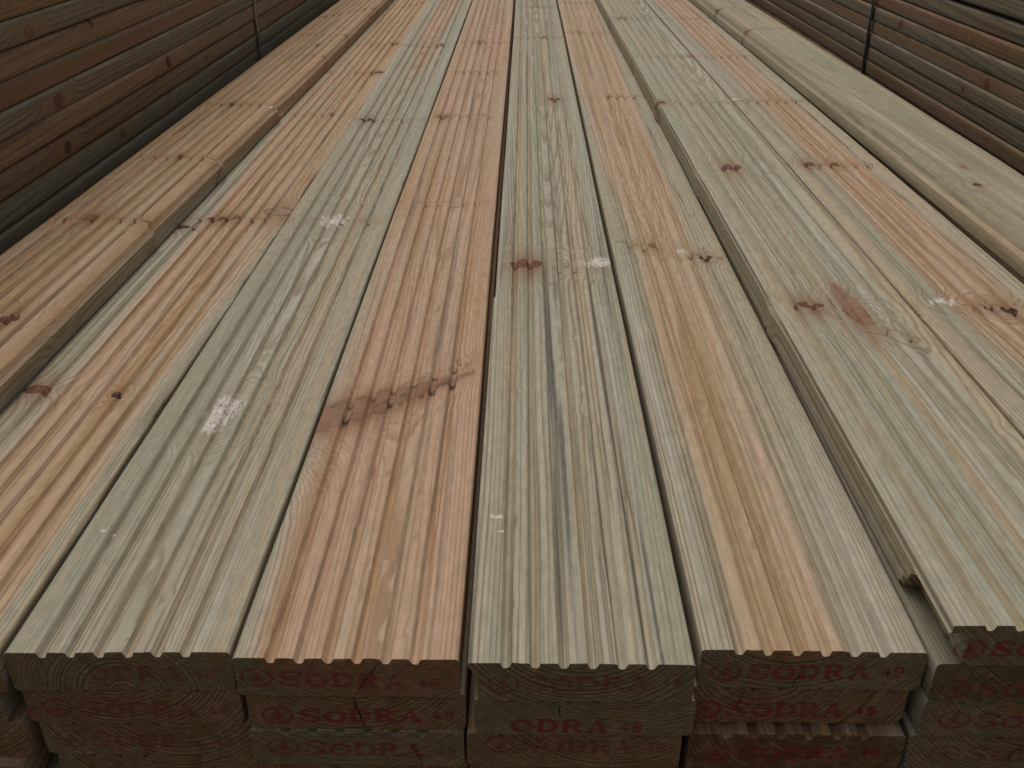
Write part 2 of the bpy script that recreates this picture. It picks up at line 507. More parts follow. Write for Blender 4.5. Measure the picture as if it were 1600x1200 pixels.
mB = wood('wood_orange_striped', 23, (8, -26), 3.2, 47, hrtE=(0.395, 0.262, 0.15), streak=0.30, green=0.3, knots=K(B, [
    (-0.358, 1.060, 0.0065, 'red'), (-0.340, 1.066, 0.005, 'orange'), (-0.293, 1.088, 0.011, 'pale'), (-0.396, 1.031, 0.005, 'dark'),
    (-0.385, 0.654, 0.0050, 'red'), (-0.320, 0.647, 0.0036, 'dark'), (-0.319, 1.577, 0.004, 'dark'), (-0.293, 1.921, 0.007, 'dark'), (-0.30, 2.25, 0.006, 'red')]),
    scars=[S(B, 1.063, -0.40, -0.30, 0.004, 0.016), S(B, 1.577, -0.40, -0.285, 0.002), S(B, 1.921, -0.40, -0.285, 0.003), S(B, 2.24, -0.39, -0.285, 0.005), S(B, 2.88, -0.40, -0.28, 0.010, 0.01, DRK, 1.7)])
mC = wood('wood_green_torn_knots', 37, (-2, -32), 1.9, 10, taper=0.014, streak=0.22, green=0.55, contrast=1.1, sapE=(0.345, 0.302, 0.228), knots=K(C, [
    (-0.2225, 1.055, 0.0120, 'torn'), (-0.213, 1.058, 0.0080, 'torn'), (-0.2260, 0.632, 0.0095, 'torn'), (-0.2290, 0.614, 0.0085, 'torn'), (-0.2320, 0.597, 0.0050, 'torn'), (-0.251, 1.540, 0.007, 'dark'), (-0.185, 2.233, 0.006, 'dark'), (-0.2232, 0.3875, 0.0009, 'dark'), (-0.2615, 0.4735, 0.0010, 'torn'), (-0.2560, 0.4790, 0.0010, 'torn')]),
    scars=[S(C, 1.055, -0.215, -0.175, 0.003), S(C, 1.538, -0.25, -0.19, 0.003), S(C, 2.23, -0.27, -0.16, 0.004)])
mD = wood('wood_pink_spike_knot', 41, (14, 44), 1.75, 81, taper=0.004, hrtE=(0.410, 0.268, 0.178), hrtL=(0.30, 0.170, 0.095), streak=0.38, knots=K(D, [
    (-0.131, 1.560, 0.006, 'orange'), (-0.1250, 0.612, 0.0036, 'orange'), (-0.1095, 0.622, 0.0032, 'orange'), (-0.0945, 0.636, 0.0030, 'orange'), (-0.079, 0.648, 0.0030, 'red'), (-0.1, 2.276, 0.006, 'orange')]) + [
    (0, 0, 0.0016, 'spike', (0.052, 0.318, -0.001), (-0.062, 0.243, -0.001), 0.098)],
    scars=[S(D, 1.124, -0.135, -0.055, 0.0017, 0.010, DRK), S(D, 1.570, -0.145, -0.05, 0.004), S(D, 1.93, -0.15, -0.04, 0.006), S(D, 2.27, -0.15, -0.04, 0.006), S(D, 0.646, -0.14, -0.05, 0.0035, 0.012, DRK, 0.75), S(D, 0.668, -0.15, -0.035, 0.0022, 0.012, BRN, 0.75)])
mE = wood('wood_grey_green_centre', 59, (0, 36), 2.9, 5, taper=0.010, sthr=0.060, streak=0.85, green=0.55, knots=K(E_, [
    (0.000, 0.926, 0.0092, 'red'), (0.012, 0.925, 0.0070, 'red'), (0.080, 0.930, 0.0085, 'torn'), (0.052, 1.690, 0.009, 'red'), (-0.0165, 0.492, 0.0016, 'torn'), (-0.0120, 0.478, 0.0012, 'torn'), (0.046, 2.339, 0.006, 'orange'), (0.037, 2.859, 0.006, 'orange')]),
    scars=[S(E_, 0.915, 0.02, 0.065, 0.0018, 0.012), S(E_, 2.335, 0.0, 0.09, 0.006), S(E_, 2.86, -0.02, 0.09, 0.008)])
mF = wood('wood_tan_rose', 67, (-12, 40), 2.5, 49, taper=0.007, hrtE=(0.405, 0.282, 0.180), hrtL=(0.29, 0.185, 0.105), streak=0.25, green=0.35, knots=K(F, [
    (0.141, 0.979, 0.0045, 'orange'), (0.170, 0.962, 0.0048, 'torn'), (0.192, 0.944, 0.0040, 'dark'), (0.150, 1.716, 0.004, 'orange'), (0.132, 2.414, 0.005, 'orange')]),
    scars=[S(F, 0.966, 0.10, 0.215, 0.0030, 0.014, BRN, -0.45), S(F, 1.716, 0.10, 0.205, 0.004), S(F, 2.41, 0.10, 0.21, 0.007), S(F, 2.95, 0.10, 0.21, 0.009)])
mG = wood('wood_pale_green_raised', 73, (35, 62), 2.6, 8, taper=0.006, sapE=(0.340, 0.305, 0.225), streak=0.35, green=0.5, knots=K(G, [
    (0.250, 0.763, 0.0050, 'red'), (0.259, 0.762, 0.0040, 'red'), (0.289, 0.746, 0.0095, 'orange'), (0, 0, 0.0008, 'spike'), (0.267, 1.184, 0.0090, 'red'), (0.2225, 1.542, 0.006, 'red'), (0.333, 1.943, 0.006, 'orange'), (0.25, 2.448, 0.006, 'dark')]),
    scars=[S(G, 0.735, 0.295, 0.335, 0.0022, 0.014, BRN, -0.9), S(G, 1.545, 0.215, 0.34, 0.0032), S(G, 1.944, 0.21, 0.34, 0.004), S(G, 2.445, 0.21, 0.34, 0.005)])
mH = wood('wood_pink_centre_stripe', 83, (8, 30), 2.8, 37, taper=0.005, hrtE=(0.385, 0.262, 0.17), streak=0.30, green=0.5, knots=K(H_, [
    (0.371, 1.198, 0.0062, 'red'), (0.401, 1.196, 0.0055, 'red'), (0.421, 0.754, 0.0066, 'dark'), (0.406, 0.760, 0.0040, 'dark'), (0.374, 0.774, 0.0050, 'torn'), (0.346, 1.568, 0.0035, 'torn')]),
    scars=[S(H_, 1.196, 0.35, 0.455, 0.0026), S(H_, 0.764, 0.37, 0.455, 0.0022), S(H_, 1.556, 0.345, 0.46, 0.0035, 0.012, BRN), S(H_, 1.945, 0.34, 0.46, 0.004), S(H_, 2.44, 0.34, 0.46, 0.005)])
mI = wood('wood_smooth_ochre', 97, (10, -60), 4.5, 0, taper=0.012, sapE=(0.275, 0.228, 0.160), sapL=(0.19, 0.145, 0.082), streak=0.22, green=0.5, contrast=0.6, knots=K(I_, [
    (0.502, 1.021, 0.0038, 'dark'), (0.474, 2.10, 0.006, 'red'), (0.470, 2.42, 0.006, 'red'), (0.515, 1.09, 0.003, 'orange')]),
    scars=[S(I_, 2.102, 0.45, 0.57, 0.004), S(I_, 2.418, 0.45, 0.57, 0.005)])

# hooks: broken and waney edges
def hookA(p, x, y, z, tg):            # soft rounded right arris
    if tg == 'tr':
        p[0] -= 0.0050; p[2] -= 0.0026
    if tg in ('tr', 'r'):
        for yk, a in ((1.158, 0.0045), (0.852, 0.0030), (0.606, 0.0030)):
            if y > yk:
                p[0] -= a * math.exp(-(y - yk) / 0.12) * 1.1
            else:
                p[0] += a * 0.8 * math.exp(-((y - yk) / 0.02) ** 2)
    return p
def hookB(p, x, y, z, tg):            # bark-side wane eats into the right edge
    if tg in ('tr', 'r', 'br'):
        w = noise.noise(Vector((y * 5.5, 2.2, 0))) * 0.0045 + noise.noise(Vector((y * 17, 7.2, 0))) * 0.0025
        amt = max(0.0, 0.0008 + w) * (1.0 if y < 1.3 else 0.4)
        p[0] -= amt
        if tg == 'tr':
            p[2] -= amt * 0.7
    return p
def hookE(p, x, y, z, tg):            # undercut left edge with a split lip
    if tg in ('l', 'bl'):
        if z < -0.007:
            p[0] += 0.0048
    if y > 0.475 and tg in ('tl', 'l') and z > -0.012:
        p[0] += 0.0016
    return p
def knee(y, ks):
    return sum(a * math.exp(-((y - yk) / 0.022) ** 2) for yk, a in ks)
def hookG(p, x, y, z, tg):            # piece splintered off the lower left edge near the end
    if tg in ('l', 'bl') or (tg == 'tl' and z < -0.001):
        if tg == 'tl':
            p[0] += 0.0022 * (z + 0.0024) / 0.0024; p[2] -= 0.0030
        p[0] -= knee(y, ((1.177, 0.003), (0.79, 0.0015), (0.39, 0.0022)))
        yb = 0.050 + 0.016 * noise.noise(Vector((z * 700, 3, 0))) - (z + 0.012) * 0.9
        if y < yb and z < -0.0035:
            p[0] += 0.0105 + 0.002 * noise.noise(Vector((y * 200, z * 300, 0)))
    return p
def hookI(p, x, y, z, tg):            # broad waney left shoulder
    h = BW / 2
    wv_ = 0.020 + 0.007 * noise.noise(Vector((y * 1.1, 5, 0))) + 0.003 * noise.noise(Vector((y * 4, 8, 0)))
    if tg == 'tl':
        p[0] += 0.004 + (p[2] + 0.003) * 1.5; p[2] -= 0.0125
    elif tg == 't' and x < -h + 0.045:
        q = (x + h) / 0.045
        p[0] += (1 - q) * 0.006; p[2] -= (1 - q) ** 2.2 * (0.0105 + (wv_ - 0.02) * 0.3)
    if tg == 'l':
        p[0] += 0.006 * (1 - (-z) / T) ** 2; p[2] -= 0.006 * (1 - (-z) / T)
    if tg in ('tr',):
        p[0] -= max(0, noise.noise(Vector((y * 4, 1, 0)))) * 0.006
    p[0] *= 0.88
    return p
gst = [i * 0.0025 for i in range(0, 34)]
yy = 0.09
while yy < LEN - 0.01:
    gst.append(yy)
    yy += 0.015 if yy < 1.4 else 0.07
gst.append(LEN)
est = [0, 0.004] + [0.012 + 0.011 * i for i in range(42)] + [0.4745, 0.4765] + [0.485 + 0.011 * i for i in range(50)] + [1.07 + 0.06 * i for i in range(62)] + [LEN]
bst = [0, 0.004] + [0.015 + 0.016 * i for i in range(80)] + [1.30 + 0.07 * i for i in range(50)] + [LEN]

TOPG = 'grooved decking boards lying side by side on top of the stack'
def top(nm, mat, pos, z, label, rotz=0.0, **kw):
    me = board_mesh(nm, mat, **kw)
    return thing(nm, me, (pos[0], pos[1], z), label, 'board', TOPG, (0, 0, rotz))
NM = 'decking_board'
bA = top(NM, mA, A, 0.0277, 'orange brown grooved decking board at the far left, raised above its striped neighbour', -0.006, hook=hookA, seed=1, stations=bst)
bB = top(NM, mB, B, 0, 'orange striped grooved decking board with a wavy right edge, beside the raised far left board', -0.003, hook=hookB, seed=2, stations=bst)
bC = top(NM, mC, C, 0, 'grey green grooved decking board with two whitish torn knots, left of centre', seed=3, endskew=0.02)
bD = top(NM, mD, D, 0, 'pinkish orange grooved decking board with a long slanting spike knot across its left half', seed=4)
bE = top(NM, mE, E_, 0, 'grey green centre decking board with a dark red knot and dark grey streaks', seed=5, hook=hookE, stations=est)
bF = top(NM, mF, F, 0, 'tan and rose grooved decking board right of centre, ending in a bright red stamp', seed=6, endskew=-0.012)
bG = top(NM, mG, G, 0.0278, 'pale green grooved decking board raised at the right, splintered along its lower left edge', 0.006, seed=7, hook=hookG, stations=gst, nside=9)
bH = top(NM, mH, H_, 0.0279, 'grooved decking board with a pink orange stripe down its middle, beside the smooth board', 0.006, seed=8)
bI = top(NM, mI, I_, 0.0558, 'smooth ochre board without grooves, raised at the far right with a rounded left edge', 0.010, seed=9, grooved=False, hook=hookI)
del bI['group']

# ------------------------------------------------------------------ lower layers (shared meshes, copies)
mL = [wood('wood_lower_brown', 101, (12, 46), 2.4, 60, vary=True, streak=0.3, green=0.4),
      wood('wood_lower_green', 113, (-10, 52), 2.2, 20, vary=True, streak=0.3, green=0.6),
      wood('wood_lower_orange', 127, (0, 20), 3.0, 55, vary=True, streak=0.3, green=0.3),
      wood('wood_lower_dense', 131, (40, 60), 1.8, 30, vary=True, streak=0.3, green=0.5),
      wood('wood_lower_dark_shaded', 137, (5, 30), 2.4, 70, vary=True, streak=0.3, hrtE=(0.20, 0.11, 0.055), hrtL=(0.12, 0.06, 0.03))]  # last one: heartwood darkened, shade on the protruding ledge painted in
few = [0, 0.01, 0.3, 1.0, 2.0, 3.0, 4.0, LEN]
lowm = [board_mesh('lower_board', m_, stations=few, seed=20 + i, rr=(0.0030, 0.0046)) for i, m_ in enumerate(mL)]
smooth_low = board_mesh('smooth_lower_board', wood('wood_lower_grey_shaded', 139, (40, 60), 1.8, 10, sapE=(0.215, 0.175, 0.120), sapL=(0.12, 0.09, 0.055), streak=0.5, green=0.3), grooved=False, stations=few, seed=30, rr=(0.0030, 0.0046))  # colour darkened to stand for the shadow on this board's ledge

LOWG = 'decking boards in the lower layers of the stack'
ORD = {1: 'second', 2: 'third', 3: 'fourth', 4: 'fifth', 5: 'sixth', 6: 'seventh', 7: 'eighth'}
COLS = {
 'A': ('far left raised orange brown board', A[0], 0.0277), 'B': ('orange striped waney edged board', B[0], 0), 'C': ('grey green board with torn white knots', C[0], 0),
 'D': ('pinkish board with the slanting spike knot', D[0], 0), 'E': ('centre grey green board', E_[0], 0), 'F': ('tan and rose board right of centre', F[0], 0),
 'G': ('pale green splintered board', G[0], 0.0278), 'H': ('pink centre striped board', H_[0], 0.0279), 'I': ('smooth ochre board at the far right', I_[0], 0.0558)}
FRONT = {  # (x left edge, y front, material index) per layer, where the photo shows it
 'B': [(-0.4060, 0.371, 1), (-0.4000, 0.372, 0), (-0.4050, 0.366, 2)],
 'C': [(-0.2742, 0.3725, 0), (-0.2720, 0.3745, 2), (-0.2680, 0.3750, 0)],
 'D': [(-0.1500, 0.3700, 0), (-0.1515, 0.3690, 1), (-0.1500, 0.3720, 2)],
 'E': [(-0.0250, 0.3675, 3), (-0.0300, 0.3690, 0), (-0.0290, 0.3730, 2)],
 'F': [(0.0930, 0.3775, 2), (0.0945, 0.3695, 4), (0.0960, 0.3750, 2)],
 'G': [(0.2185, 0.3682, 3), (0.2190, 0.3695, 3), (0.2175, 0.3710, 0)],
}
lows = {}
for cname, (desc, xc, dz) in COLS.items():
    nl = {'A': 7, 'G': 7, 'H': 7, 'I': 8}.get(cname, 6)
    for l in range(1, nl):
        fr = FRONT.get(cname)
        if fr and l <= 3:
            xl, yf, mi = fr[l - 1]
            x = xl + BW / 2
        else:
            x, yf, mi = xc + random.uniform(-0.003, 0.003), 0.372 + random.uniform(-0.003, 0.008), random.randrange(4)
            if cname == 'I' and l == 1:
                x = xc + 0.006; mi = 1
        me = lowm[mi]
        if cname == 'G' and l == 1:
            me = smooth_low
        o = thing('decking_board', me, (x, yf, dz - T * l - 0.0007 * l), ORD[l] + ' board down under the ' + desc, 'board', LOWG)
        lows[(cname, l)] = o

# ------------------------------------------------------------------ stamps
def ink(name, opac):
    mat = bpy.data.materials.new(name)
    mat.use_nodes = True
    t = mat.node_tree
    t.nodes.clear()
    k = NT(t)
    P = k.node('ShaderNodeTexCoord').outputs['Object']
    n1 = k.noise(P, 700, 3, 0.7)
    n2 = k.noise(k.scale3(P, 90, 1, 160), 1, 2, 0.6)
    a = k.m('MULTIPLY', k.ss(n1, 0.30, 0.55, 0.25, 1.0), k.ss(n2, 0.30, 0.60, 0.35, 1.0))
    a = k.m('MULTIPLY', a, opac)
    bs = k.node('ShaderNodeBsdfPrincipled')
    bs.inputs['Base Color'].default_value = (0.27, 0.016, 0.028, 1)
    bs.inputs['Roughness'].default_value = 0.8
    tr = k.node('ShaderNodeBsdfTransparent')
    mx = k.node('ShaderNodeMixShader')
    k.put(mx.inputs[0], a)
    k.put(mx.inputs[1], tr.outputs[0])
    k.put(mx.inputs[2], bs.outputs[0])
    out = k.node('ShaderNodeOutputMaterial')
    k.put(out.inputs[0], mx.outputs[0])
    return mat
INK = [ink('red_ink_strong', 0.82), ink('red_ink_worn', 0.62), ink('red_ink_faint', 0.42)]
CRACK = simple('crack_dark', (0.010, 0.007, 0.005), 0.9, 200, 0.3)

class Flat:
    """ribbons drawn in the x z plane, each a hair in front of the last"""
    def __init__(self):
        self.bm = bmesh.new()
        self.k = 0
    def ribbon(self, pts, ws, ox=0, oz=0, sx=1, sz=1, closed=False):
        self.k += 1
        y = -0.00035 - 0.000012 * self.k
        n = len(pts)
        P_ = [Vector((ox + p[0] * sx, oz + p[1] * sz)) for p in pts]
        if not isinstance(ws, (list, tuple)):
            ws = [ws] * n
        L, Rr = [], []
        for i in range(n):
            a = P_[(i - 1) % n] if (closed or i > 0) else P_[i]
            b = P_[(i + 1) % n] if (closed or i < n - 1) else P_[i]
            d = (b - a)
            d = d.normalized() if d.length > 1e-9 else Vector((1, 0))
            nn = Vector((-d.y, d.x)) * ws[i] / 2
            L.append(self.bm.verts.new((P_[i].x + nn.x, y, P_[i].y + nn.y)))
            Rr.append(self.bm.verts.new((P_[i].x - nn.x, y, P_[i].y - nn.y)))
        for i in range(n if closed else n - 1):
            j = (i + 1) % n
            self.bm.faces.new((L[i], L[j], Rr[j], Rr[i]))
    def done(self, name, mat, parent):
        me = bpy.data.meshes.new(name)
        self.bm.to_mesh(me)
        self.bm.free()
        me.materials.append(mat)
        o = bpy.data.objects.new(name, me)
        col.objects.link(o)
        o.parent = parent
        return o

def curve(pts, n=6):
    out = []
    for i in range(len(pts) - 1):
        p0 = pts[max(i - 1, 0)]; p1 = pts[i]; p2 = pts[i + 1]; p3 = pts[min(i + 2, len(pts) - 1)]
        for j in range(n):
            t = j / n
            out.append(tuple(0.5 * ((2 * p1[a]) + (-p0[a] + p2[a]) * t + (2 * p0[a] - 5 * p1[a] + 4 * p2[a] - p3[a]) * t * t + (-p0[a] + 3 * p1[a] - 3 * p2[a] + p3[a]) * t ** 3) for a in (0, 1)))
    out.append(pts[-1])
    return out
def arc(cx, cz, rx, rz, a0, a1, n=18):
    return [(cx + rx * math.cos(R(a0 + (a1 - a0) * i / n)), cz + rz * math.sin(R(a0 + (a1 - a0) * i / n))) for i in range(n + 1)]

TK, TN = 0.0031, 0.0015
def glyph(f, ch, ox, oz, w, h):
    def rb(pts, ws, closed=False):
        f.ribbon(pts, ws, ox, oz, w, h, closed)
    if ch == 'S':
        c_ = curve([(0.90, 0.72), (0.74, 0.94), (0.42, 0.97), (0.14, 0.80), (0.25, 0.58), (0.62, 0.44), (0.86, 0.25), (0.62, 0.05), (0.28, 0.04), (0.06, 0.24)])
        n = len(c_)
        rb(c_, [TN + (TK - TN) * math.exp(-((i / n - 0.5) / 0.2) ** 2) for i in range(n)])
        rb([(0.92, 0.66), (0.93, 0.98)], TN); rb([(0.05, 0.02), (0.05, 0.34)], TN)
    elif ch in 'Oo0':
        a_ = arc(0.5, 0.48, 0.40, 0.45, 0, 360, 28)[:-1]
        rb(a_, [TN + (TK - TN) * abs(math.cos(2 * math.pi * i / 28)) for i in range(28)], True)
    elif ch == 'Ö':
        glyph(f, 'O', ox, oz, w, h * 0.86)
        rb([(0.28, 1.02), (0.40, 1.02)], 0.0014); rb([(0.60, 1.02), (0.72, 1.02)], 0.0014)
    elif ch == 'D':
        rb([(0.20, 0.03), (0.20, 0.95)], TK)
        a_ = arc(0.34, 0.49, 0.55, 0.44, 90, -90, 20)
        rb(a_, [TN + (TK - TN) * math.sin(math.pi * i / 20) for i in range(21)])
        rb([(0.02, 0.94), (0.36, 0.94)], TN); rb([(0.02, 0.04), (0.36, 0.04)], TN)
    elif ch == 'R':
        rb([(0.20, 0.03), (0.20, 0.95)], TK)
        a_ = arc(0.40, 0.71, 0.36, 0.24, 90, -90, 14)
        rb([(0.02, 0.95)] + a_ + [(0.2, 0.47)], [TN] + [TN + (TK - TN) * math.sin(math.pi * i / 14) for i in range(15)] + [TN])
        rb([(0.46, 0.47), (0.86, 0.04)], [TN, TK]); rb([(0.02, 0.04), (0.38, 0.04)], TN); rb([(0.78, 0.04), (1.02, 0.04)], TN)
    elif ch == 'A':
        rb([(0.14, 0.04), (0.50, 0.98)], TN * 1.1); rb([(0.46, 0.98), (0.84, 0.04)], TK)
        rb([(0.26, 0.32), (0.70, 0.32)], TN); rb([(0.00, 0.04), (0.30, 0.04)], TN); rb([(0.66, 0.04), (1.02, 0.04)], TN)
    elif ch == '4':
        rb([(0.62, 0.0), (0.62, 1.0), (0.08, 0.34), (0.95, 0.34)], 0.0016)
    elif ch == '8':
        rb(arc(0.5, 0.73, 0.32, 0.24, 0, 360, 16)[:-1], 0.0016, True); rb(arc(0.5, 0.26, 0.38, 0.27, 0, 360, 16)[:-1], 0.0016, True)
    elif ch == '9':
        rb(arc(0.45, 0.68, 0.36, 0.29, 0, 360, 16)[:-1], 0.0016, True); rb(curve([(0.81, 0.68), (0.76, 0.2), (0.4, 0.02), (0.12, 0.12)]), 0.0016)
    elif ch == '5':
        rb([(0.85, 0.97), (0.22, 0.97), (0.18, 0.55)], 0.0016); rb(curve([(0.18, 0.55), (0.6, 0.62), (0.88, 0.32), (0.55, 0.02), (0.1, 0.08)]), 0.0016)

def stamp(board, x0=-0.052, zb=-0.0205, num='48', ik=1, skip=0, h=0.0105, sc=1.0, logo=True):
    """red end stamp: round mark, five letters, two digits"""
    tilt = random.uniform(-0.03, 0.03)
    ws_ = random.uniform(0.94, 1.05)
    sc *= ws_
    if logo:
        f = Flat()
        cx, cz = x0 + 0.0085, zb + 0.0052
        rx, rz = 0.0078 * sc, 0.0061
        n = 30
        f.ribbon([(cx + rx * math.cos(2 * math.pi * i / n), cz + rz * math.sin(2 * math.pi * i / n)) for i in range(n)], 0.0017, closed=True)
        # little conifer: trunk and three drooping tiers
        f.ribbon([(cx, cz - 0.0045), (cx, cz + 0.0040)], [0.0012, 0.0008])
        for k_, (zz, ww) in enumerate(((0.0026, 0.0024), (0.0004, 0.0040), (-0.0020, 0.0046))):
            f.ribbon([(cx - ww, cz + zz - 0.0016), (cx, cz + zz + 0.0006), (cx + ww, cz + zz - 0.0016)], [0.0006, 0.0016, 0.0006])
        o_ = f.done('round_emblem', INK[ik], board)
        o_.rotation_euler.y = tilt
    f = Flat()
    x = x0 + 0.0205
    for i, ch in enumerate('SÖDRA'):
        if i >= skip:
            glyph(f, ch, x, zb, 0.0118 * sc, h)
        x += 0.0134 * sc
    x += 0.0045
    for ch in num:
        glyph(f, ch, x, zb + 0.0018, 0.0054, 0.0068)
        x += 0.0068
    o_ = f.done('end_stamp', INK[ik], board)
    o_.rotation_euler.y = tilt

stamp(bF, -0.0545, -0.0200, '49', 0)
stamp(bE, -0.0500, -0.0190, '48', 2)
stamp(bD, -0.0565, -0.0205, '48', 1)
stamp(bC, -0.0510, -0.0200, '48', 2)
stamp(bG, -0.0560, -0.0205, '48', 0)
stamp(lows[('C', 1)], -0.0510, -0.0210, '48', 2)
stamp(lows[('C', 2)], -0.0530, -0.0205, '48', 2)
stamp(lows[('D', 1)], -0.0530, -0.0215, '48', 0, h=0.0100)
stamp(lows[('D', 2)], -0.0500, -0.0190, '48', 1, h=0.0105)
stamp(lows[('E', 1)], -0.0740, -0.0255, '48', 0, skip=1, h=0.0100, logo=False)
stamp(lows[('E', 2)], -0.0500, -0.0150, '48', 2)
stamp(lows[('F', 1)], -0.0580, -0.0225, '45', 0, h=0.0110)
stamp(lows[('F', 2)], -0.0530, -0.0190, '48', 0, h=0.0100)
stamp(lows[('G', 1)], -0.0550, -0.0225, '48', 1)
stamp(lows[('G', 2)], -0.0500, -0.0200, '48', 1)
stamp(lows[('G', 3)], -0.0470, -0.0200, '48', 2)
stamp(lows[('B', 1)], -0.0300, -0.0200, '48', 2)

def crack(board, pts, w=0.0007):
    f = Flat()
    q = []
    for (a, b) in zip(pts, pts[1:]):
        for i in range(5):
            t = i / 5
            q.append((a[0] + (b[0] - a[0]) * t + random.uniform(-0.0004, 0.0004), a[1] + (b[1] - a[1]) * t))
    q.append(pts[-1])
    n = len(q)
    f.ribbon(q, [w * (0.25 + 0.75 * math.sin(math.pi * (i + 0.5) / n)) for i in range(n)])
    f.done('crack', CRACK, board)
crack(lows[('D', 1)], [(-0.001, -0.001), (0.0005, -0.012), (0.0035, -0.026)], 0.0009)
crack(bD, [(0.018, -0.002), (0.010, -0.014), (0.004, -0.026)], 0.0007)
crack(bF, [(-0.006, -0.016), (-0.009, -0.026)], 0.0005)
crack(bF, [(0.009, -0.016), (0.013, -0.023)], 0.0004)
crack(lows[('F', 1)], [(-0.030, -0.003), (-0.033, -0.014), (-0.028, -0.024)], 0.0005)
crack(lows[('D', 2)], [(0.030, -0.010), (0.036, -0.026)], 0.0006)
crack(lows[('E', 1)], [(-0.014, -0.004), (-0.013, -0.014)], 0.0006)
crack(lows[('G', 3)], [(0.004, -0.006), (-0.002, -0.016), (-0.001, -0.022)], 0.0006)

# ------------------------------------------------------------------ side stacks
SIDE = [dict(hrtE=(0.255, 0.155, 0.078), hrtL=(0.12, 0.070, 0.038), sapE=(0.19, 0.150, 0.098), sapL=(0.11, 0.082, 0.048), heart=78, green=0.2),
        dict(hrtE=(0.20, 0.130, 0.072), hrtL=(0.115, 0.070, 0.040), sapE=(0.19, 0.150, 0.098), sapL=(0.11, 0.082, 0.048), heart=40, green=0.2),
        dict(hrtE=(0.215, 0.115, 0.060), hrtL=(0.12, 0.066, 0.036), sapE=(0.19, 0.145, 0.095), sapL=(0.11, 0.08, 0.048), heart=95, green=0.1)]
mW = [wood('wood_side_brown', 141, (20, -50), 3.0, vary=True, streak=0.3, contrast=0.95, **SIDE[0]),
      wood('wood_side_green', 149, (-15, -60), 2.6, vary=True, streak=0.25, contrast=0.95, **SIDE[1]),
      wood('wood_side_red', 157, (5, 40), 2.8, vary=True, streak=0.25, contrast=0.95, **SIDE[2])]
def side_mat(i, seed, knots):
    b = SIDE[i]
    return wood('wood_side_knotty', seed, (0, -40), 2.8, streak=0.3, contrast=0.95, knots=knots, taper=0.01, **b)
few2 = [0, 0.02, 0.5] + [0.7 + 0.12 * i for i in range(18)] + [3.2, 4.0, LEN]
# a sidewise knot: branch running out through the narrow edge
def ek(xe, y, z, rad, typ='red'):
    return (0, 0, rad, typ, (0.0, y, z), (xe, y, z), 0.01)
sideL = [
 # z top, dx, material, knots on the +x edge, label
 (0.0179, -0.001, 1, [], 'lowest dark board edge showing in the left side stack, just behind the raised board'),
 (0.0465, 0.000, 1, [ek(0.06, 0.95, -0.012, 0.006)], 'dim brown board edge in the left side stack, second up from where the stack disappears'),
 (0.0761, 0.001, 2, [ek(0.06, 0.78, -0.015, 0.007, 'dark'), ek(0.06, 1.35, -0.013, 0.006)], 'brown board edge in the left side stack, third up from where the stack disappears'),
 (0.1052, 0.0025, 0, [ek(0.06, 1.16, -0.014, 0.008, 'dark')], 'board edge fourth up in the left side stack, with a dark knot near the strap'),
 (0.1325, 0.003, 1, [ek(0.06, 0.80, -0.016, 0.009, 'red')], 'board edge with pale upper corner and large dark knot, fifth up in left side stack'),
 (0.1603, 0.001, 2, [], 'reddish brown board edge without knots, sixth up in the left side stack'),
 (0.1875, 0.000, 0, [ek(0.06, 0.93, -0.004, 0.005, 'dark')], 'brown board edge with a small dark knot up high, seventh up in left side stack'),
 (0.2159, 0.002, 1, [ek(0.06, 0.77, -0.017, 0.007, 'orange')], 'yellowish brown board edge with a brown knot, eighth up in the left side stack'),
 (0.2440, 0.000, 0, [], 'highest board edge seen in the left side stack, in the top left photo corner'),
]
sideR = [
 (-0.0118, 0.002, 1, [], 'lowest green grey board edge showing in the right side stack, behind the smooth board'),
 (0.0152, 0.000, 1, [ek(-0.06, 1.30, -0.004, 0.006, 'orange')], 'olive board edge with a small orange knot, second up in the right side stack'),
 (0.0430, 0.001, 1, [ek(-0.06, 1.25, -0.015, 0.005)], 'dark olive board edge, third up in the right side stack'),
 (0.0684, -0.001, 0, [ek(-0.06, 1.18, -0.015, 0.008, 'red')], 'reddish grey board edge with a brown knot, fourth up in the right side stack'),
 (0.0946, 0.000, 1, [ek(-0.06, 1.60, -0.012, 0.009, 'red'), ek(-0.06, 2.45, -0.012, 0.009, 'red')], 'grey brown board edge with a split knot, fifth up in the right side stack'),
 (0.1220, -0.002, 2, [ek(-0.06, 1.30, -0.012, 0.006, 'orange')], 'pinkish board edge under the pale torn knot one in the right side stack'),
]
def edge_stack(side, X, rows, yfront, thick_gap_after=None):
    sx = 1 if side == 'left' else -1
    grp = 'boards of the ' + side + ' side stack'
    out = []
    ztop = None
    for i, (zt, dx, mi, kn, lab) in enumerate(rows):
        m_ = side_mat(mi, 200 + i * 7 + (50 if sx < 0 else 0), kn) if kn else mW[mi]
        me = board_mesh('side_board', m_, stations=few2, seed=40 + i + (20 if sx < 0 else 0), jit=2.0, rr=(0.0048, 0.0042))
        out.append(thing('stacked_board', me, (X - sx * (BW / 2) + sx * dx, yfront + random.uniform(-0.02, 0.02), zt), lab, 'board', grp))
    return out
edge_stack('left', -0.553, sideL, 0.36)
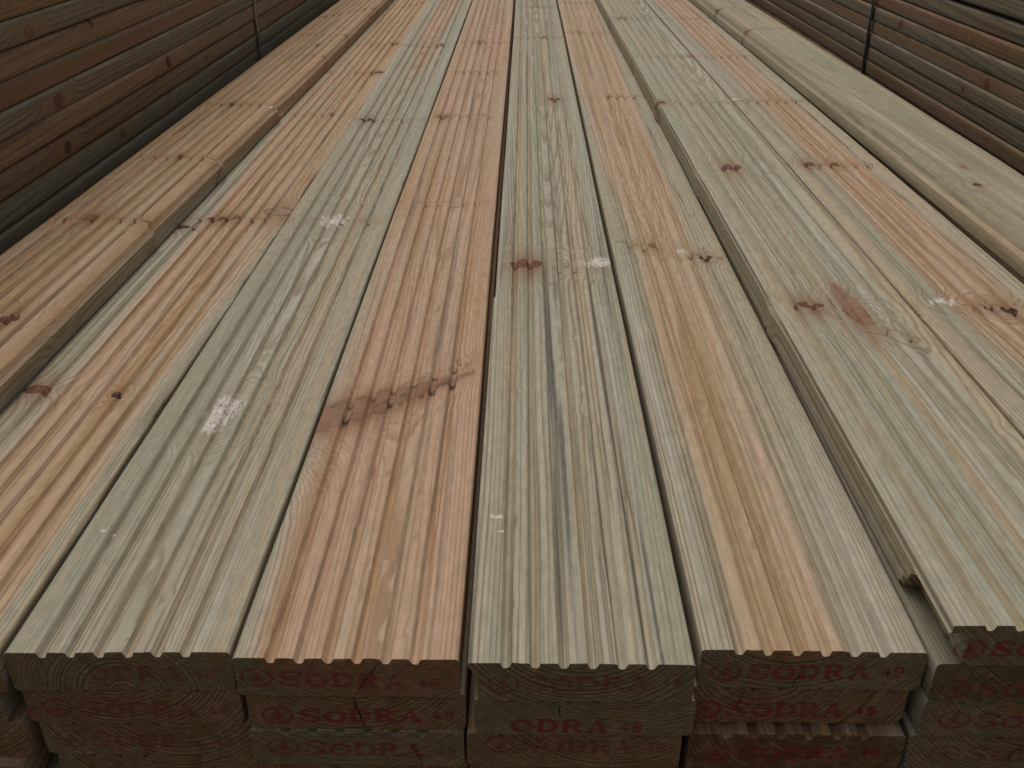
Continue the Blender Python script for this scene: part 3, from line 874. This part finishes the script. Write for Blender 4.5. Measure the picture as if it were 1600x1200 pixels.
edge_stack('right', 0.734, sideR + [
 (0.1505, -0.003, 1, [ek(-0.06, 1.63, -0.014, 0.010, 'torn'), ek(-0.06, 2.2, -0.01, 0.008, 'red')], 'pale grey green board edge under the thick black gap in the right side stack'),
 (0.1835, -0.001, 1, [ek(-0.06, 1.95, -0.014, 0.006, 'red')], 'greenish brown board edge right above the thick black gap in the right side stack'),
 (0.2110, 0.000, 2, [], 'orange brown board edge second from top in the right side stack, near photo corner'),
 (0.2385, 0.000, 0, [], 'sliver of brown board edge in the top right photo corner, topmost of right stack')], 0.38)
hid = board_mesh('side_board', mW[0], stations=few, seed=77, rr=(0.0048, 0.0042))
for k_ in range(1, 7):
    thing('stacked_board', hid, (-0.613, 0.37, 0.0179 - 0.0283 * k_), 'buried board low in the left side stack, hidden by the near boards', 'board', 'buried boards low in the left side stack')
for k_ in range(1, 6):
    thing('stacked_board', hid, (0.794, 0.37, -0.0118 - 0.0280 * k_), 'buried board low in the right side stack, hidden by the near boards', 'board', 'buried boards low in the right side stack')
for k_ in range(1, 3):
    thing('stacked_board', hid, (-0.6135, 0.37, 0.2440 + 0.0280 * k_), 'board near the top of the left side stack above the photo edge', 'board', 'boards of the left side stack above the photo edge')
    thing('stacked_board', hid, (0.7945, 0.37, 0.2385 + 0.0280 * k_), 'board near the top of the right side stack above the photo edge', 'board', 'boards of the right side stack above the photo edge')

# ------------------------------------------------------------------ straps
def strap(X, sx, Y, ztop, colr, label, wd_=0.0125, lean=0.0, spec=0.5, rough=0.35):
    bm = bmesh.new()
    path = []
    z = GZ + 0.01
    n = 26
    for i in range(n + 1):
        zz = z + (ztop - z) * i / n
        path.append((X + sx * (0.0042 + 0.0006 * math.sin(i * 1.7)), zz, lean * (zz - 0.05)))
    path += [(X + sx * 0.001, ztop + 0.0035, lean * ztop), (X - sx * 0.06, ztop + 0.004, lean * ztop), (X - sx * 0.125, ztop + 0.0035, lean * ztop)]
    th_ = 0.0009
    sec = []
    for i, (px, pz, ly) in enumerate(path):
        a = path[max(i - 1, 0)]; b = path[min(i + 1, len(path) - 1)]
        d = Vector((b[0] - a[0], b[1] - a[1])).normalized()
        nn = Vector((-d.y, d.x)) * th_
        v = []
        for yy_, q in ((-1, 1), (1, 1), (1, -1), (-1, -1)):
            v.append(bm.verts.new((px + nn.x * q, Y + ly + yy_ * wd_ / 2, pz + nn.y * q)))
        sec.append(v)
    for a, b in zip(sec, sec[1:]):
        for i in range(4):
            bm.faces.new((a[i], a[(i + 1) % 4], b[(i + 1) % 4], b[i]))
    bm.faces.new(sec[0]); bm.faces.new(sec[-1])
    bmesh.ops.recalc_face_normals(bm, faces=bm.faces)
    me = bpy.data.meshes.new('strap')
    bm.to_mesh(me)
    me.materials.append(simple('strap_plastic', colr, rough, 300, 0.25, spec))
    thing('packing_strap', me, (0, 0, 0), label, 'strap', 'packing straps round the side stacks')
strap(-0.553, 1, 2.060, 0.300, (0.085, 0.105, 0.075), 'grey green flat packing strap running down the face of the left side stack', lean=-0.03)
strap(0.734, -1, 2.137, 0.2945, (0.010, 0.016, 0.016), 'black flat packing strap running down the face of the right side stack', lean=0.05)
